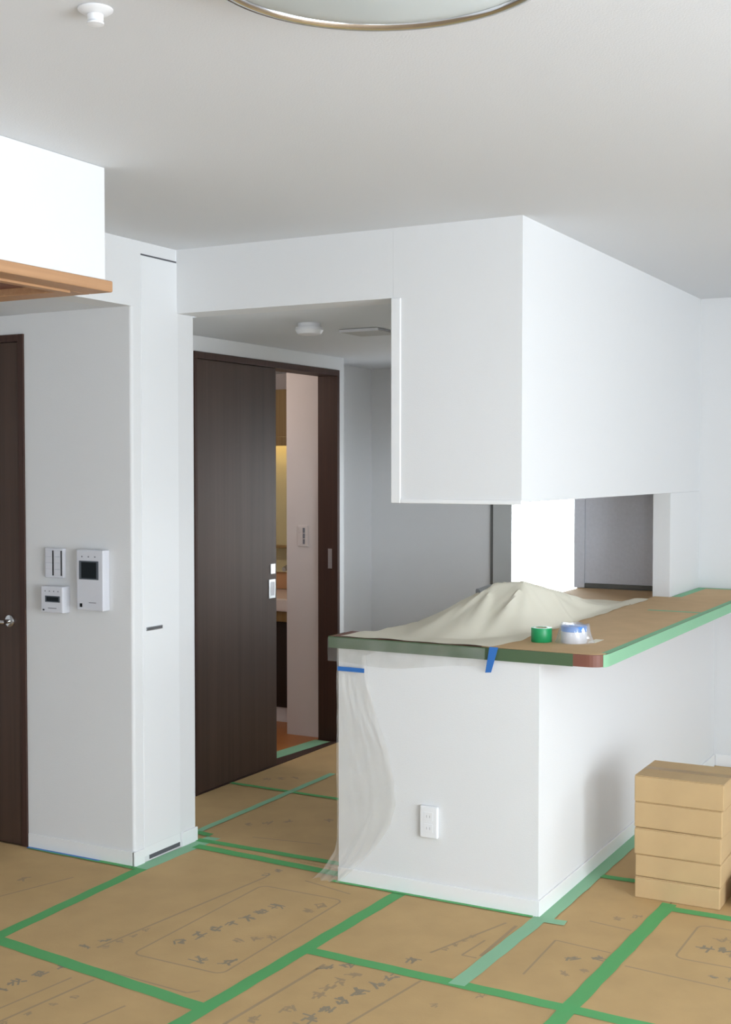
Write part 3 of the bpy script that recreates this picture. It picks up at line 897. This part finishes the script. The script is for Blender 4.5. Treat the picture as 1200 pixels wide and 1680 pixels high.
XA, XB2, XE2, XF2 = -2.992, -2.068, -1.527, -1.172
g = 0.0015
board([(-3.88, 2.0), (-3.015 - g, 2.0), (-3.045 - g, 3.80), (-3.88, 3.80)], 'kraft board on the alcove floor below the dark door',
      [('line', (-3.35, 3.1), (-3.2, 3.6)), ('row', (-3.45, 3.2), (-3.35, 3.5), 3, 0, 0.05)])
board([(-3.012, 3.005), (XB2 - 0.028, 2.893), (XB2 + 0.015 - g, 4.03), (-2.32, 4.16), (-3.03, 4.16)], 'large kraft board in front of the hall opening with printed frame',
      [('rect', (-2.53, -2.19, 3.115, 3.86)), ('row', (-2.455, 3.27), (-2.36, 3.70), 7, 1, 0.052), ('row', (-2.315, 3.175), (-2.225, 3.205), 2, 1, 0.055),
       ('row', (-2.30, 3.37), (-2.22, 3.44), 3, 0, 0.04), ('line', (-2.60, 2.975), (-2.20, 2.955)), ('line', (-2.20, 2.955), (-2.175, 2.985)),
       ('line', (-2.66, 3.10), (-2.57, 3.95), 0.009), ('row', (-2.64, 3.12), (-2.62, 3.3), 4, 0, 0.03), ('row', (-2.24, 3.72), (-2.23, 3.78), 2, 0, 0.05),
       ('line', (-2.42, 3.98), (-2.20, 3.93)), ('row', (-2.70, 3.10), (-2.68, 3.16), 2, 1, 0.04), ('row', (-2.58, 3.97), (-2.57, 4.03), 2, 1, 0.035)])
board([(-3.012, 1.6), (XB2 - 0.06, 1.6), (XB2 - 0.03, 2.89), (-3.012, 3.002)], 'kraft board at the bottom left with printed marks',
      [('row', (-2.70, 2.70), (-2.66, 2.93), 4, 1, 0.05), ('line', (-2.55, 2.45), (-2.50, 2.90), 0.009), ('row', (-2.52, 2.55), (-2.47, 2.78), 4, 0, 0.03), ('line', (-2.62, 2.45), (-2.57, 2.88)),
       ('line', (-2.35, 2.5), (-2.3, 2.8))])
board([(XB2 + 0.002, 3.405), (XE2 - g, 3.390), (XE2 - g + 0.012, YI - 0.01), (XB2 + 0.017, YI - 0.01)], 'kraft board directly below the island outlet',
      [('row', (-1.735, 3.49), (-1.73, 3.53), 1, 1, 0.05), ('line', (-1.71, 3.57), (-1.60, 3.93), 0.009), ('row', (-1.68, 3.62), (-1.65, 3.76), 4, 0, 0.025),
       ('line', (-1.56, 3.62), (-1.56, 3.92), 0.012), ('line', (-1.615, 3.60), (-1.565, 3.60)), ('line', (-1.615, 3.60), (-1.60, 3.75))])
board([(XE2 + g, 3.390), (XF2 - g, 3.385), (XF2 - g + 0.006, 4.55), (XE2 + 0.02, 4.55), (XE2 + 0.012, YI - 0.01)], 'narrow kraft board beside the island corner',
      [('row', (-1.30, 3.74), (-1.225, 3.78), 2, 1, 0.045), ('row', (-1.285, 3.62), (-1.24, 3.66), 2, 0, 0.04), ('line', (-1.40, 3.86), (-1.21, 3.84)), ('line', (-1.40, 3.86), (-1.39, 3.55)),
       ('row', (-1.28, 4.15), (-1.23, 4.20), 2, 0, 0.04), ('line', (-1.36, 4.08), (-1.21, 4.06))])
board([(XB2 - 0.022, 2.1), (XF2 - 0.03, 2.1), (XF2 - 0.012, 3.378), (XB2 + 0.002, 3.402), (XB2 - 0.026, 2.89)], 'kraft board at the bottom centre with rows of print',
      [('line', (-1.99, 2.75), (-1.955, 3.33), 0.011), ('row', (-1.935, 3.31), (-1.885, 3.36), 2, 1, 0.05), ('row', (-1.80, 2.98), (-1.745, 3.27), 5, 1, 0.055), ('row', (-1.86, 3.12), (-1.84, 3.30), 4, 0, 0.05),
       ('line', (-1.70, 2.9), (-1.64, 3.36), 0.009), ('row', (-1.73, 3.34), (-1.72, 3.36), 1, 1, 0.05), ('row', (-1.93, 2.9), (-1.88, 3.0), 2, 0, 0.05), ('row', (-1.44, 3.34), (-1.40, 3.36), 1, 0, 0.03),
       ('row', (-1.53, 3.22), (-1.5, 3.24), 1, 0, 0.03), ('row', (-1.83, 2.86), (-1.80, 2.92), 2, 0, 0.05)])
board([(XF2 + g, 3.383), (-0.27, 3.36), (-0.27, 4.32), (XF2 + g + 0.006, 4.32)], 'kraft board in front of the cardboard box stack',
      [('rect', (-1.025, -0.62, 3.90, 4.22)), ('row', (-0.955, 4.02), (-0.90, 4.03), 2, 1, 0.05), ('row', (-0.93, 4.12), (-0.80, 4.14), 4, 0, 0.045), ('row', (-0.86, 4.01), (-0.76, 4.02), 4, 0, 0.05),
       ('line', (-1.14, 3.76), (-0.62, 3.72)), ('row', (-0.885, 3.80), (-0.83, 3.81), 2, 1, 0.03)])
board([(XF2 - 0.026, 2.1), (-0.27, 2.1), (-0.27, 3.357), (XF2 - 0.009, 3.380)], 'kraft board at the bottom right corner')
board([(XF2 + 0.008, 4.326), (-0.27, 4.326), (-0.27, 6.54), (XF2 + 0.008, 6.54)], 'kraft board under the cardboard box stack')
board([(XI + 0.012, 4.553), (XF2 + 0.005, 4.553), (XF2 + 0.005, 6.54), (XI + 0.012, 6.54)], 'kraft board strip along the island side wall behind the boxes')
board([(-3.03, 4.163), (-2.32, 4.163), (-2.32, 4.22), (-3.06, 4.22)], 'narrow kraft strip between the two tapes at the hall opening')
board([(XD + 0.008, 4.27), (-3.147, 4.27), (-3.150, 5.04), (XD + 0.008, 5.05)], 'small kraft board in the hall beside the sliding door')
board([(-3.144, 4.223), (-2.32, 4.223), (-2.32, 5.035), (-3.147, 5.04)], 'kraft board inside the hall opening',
      [('row', (-3.02, 4.5), (-2.9, 4.62), 3, 0, 0.05), ('row', (-2.75, 4.72), (-2.6, 4.8), 3, 0, 0.05), ('line', (-2.9, 4.35), (-2.6, 4.4))])
board([(XD + 0.008, 5.053), (-3.150, 5.043), (-3.153, 6.9), (XD + 0.008, 6.9)], 'kraft board in front of the open washroom doorway',
      [('row', (-3.38, 5.2), (-3.27, 5.3), 3, 0, 0.05)])
board([(-3.147, 5.043), (-2.32, 5.038), (-2.32, 6.9), (-3.150, 6.9)], 'kraft board deep in the kitchen passage')

_n = [0]


def tape(a, b, w, label, m='green', jag=True):
    _n[0] += 1
    z0 = BT + 0.0006 + 0.0003 * _n[0] * 0.5
    a, b = Vector(a), Vector(b)
    d = (b - a)
    L = d.length
    d.normalize()
    n = Vector((-d.y, d.x))
    bm = bmesh.new()
    N = max(4, int(L / 0.06))
    prev = None
    for i in range(N + 1):
        p = a + d * (L * i / N)
        o = 0.0015 * math.sin(i * 1.9 + _n[0])
        e0 = d * (random.uniform(-0.004, 0.004) if i in (0, N) else 0)
        e1 = d * (random.uniform(-0.004, 0.004) if i in (0, N) else 0)
        q = [p - n * (w / 2 - o) + e0, p + n * (w / 2 + o) + e1]
        cur = [bm.verts.new((q[0].x, q[0].y, z0)), bm.verts.new((q[1].x, q[1].y, z0))]
        if prev:
            bm.faces.new((prev[0], cur[0], cur[1], prev[1]))
        prev = cur
    return tag(obj('masking_tape', bm, m), label, 'tape', 'green tape on the floor boards')


tape((-3.005, 2.90), (-3.040, 3.82), 0.05, 'green tape from the left edge up to the column corner')
tape((-3.047, 3.80), (-3.035, 4.27), 0.065, 'pale green tape along the closet door base', 'greenpale')
tape((-3.06, 3.008), (-2.07, 2.888), 0.055, 'green tape slanting across the floor at bottom left')
tape((-2.115, 2.2), (-2.048, 4.03), 0.052, 'long green tape running from the bottom up to the island front')
tape((-2.08, 3.402), (-1.15, 3.379), 0.05, 'green tape across the floor below the island')
tape((-1.20, 3.380), (-0.30, 3.360), 0.05, 'green tape at the bottom right corner of the floor')
tape((-1.533, 3.38), (-1.512, 4.045), 0.052, 'pale green tape from the island corner toward the viewer', 'greenpale')
tape((-1.21, 2.2), (-1.166, 4.375), 0.052, 'long green tape running up to the cardboard box stack')
tape((-1.17, 4.325), (-0.40, 4.323), 0.045, 'green tape across the floor right of the box stack')
tape((-3.075, 4.210), (-2.30, 4.212), 0.04, 'farther of two green tapes across the hall opening')
tape((-3.03, 4.135), (-2.30, 4.098), 0.05, 'nearer of two green tapes across the hall opening')
tape((-1.497, 4.02), (-1.492, 6.45), 0.055, 'pale green tape along the base of the island side wall', 'greenpale')
tape((-1.53, 4.010), (-1.42, 4.015), 0.045, 'short pale green tape end at the island corner', 'greenpale')
tape((-1.47, 4.549), (-1.30, 4.556), 0.04, 'short green tape between the island wall and the boxes')
tape((-2.33, 4.023), (-1.54, 4.022), 0.022, 'thin green tape under the island front baseboard')
tape((-3.49, 5.052), (-2.75, 5.036), 0.03, 'faint green tape across the hall floor near the sliding door')
tape((-3.143, 4.30), (-3.149, 5.45), 0.035, 'faint green tape running down the hall floor', 'greenpale')
tape((-3.14, 4.29), (-3.06, 4.285), 0.04, 'small green tape patch behind the jamb')
tape((-3.60, 3.795), (-3.06, 3.790), 0.028, 'green tape along the column front baseboard')
tape((-3.62, 5.6), (-3.58, 6.08), 0.10, 'pale green tape on the washroom threshold', 'greenpale')
tag(obj('blue_tape', box(-3.61, -3.24, YC - 0.022, YC - 0.0085, 0.0045, 0.0065), 'blue'), 'thin blue tape at the foot of the column front', 'tape', 'blue tape strips')
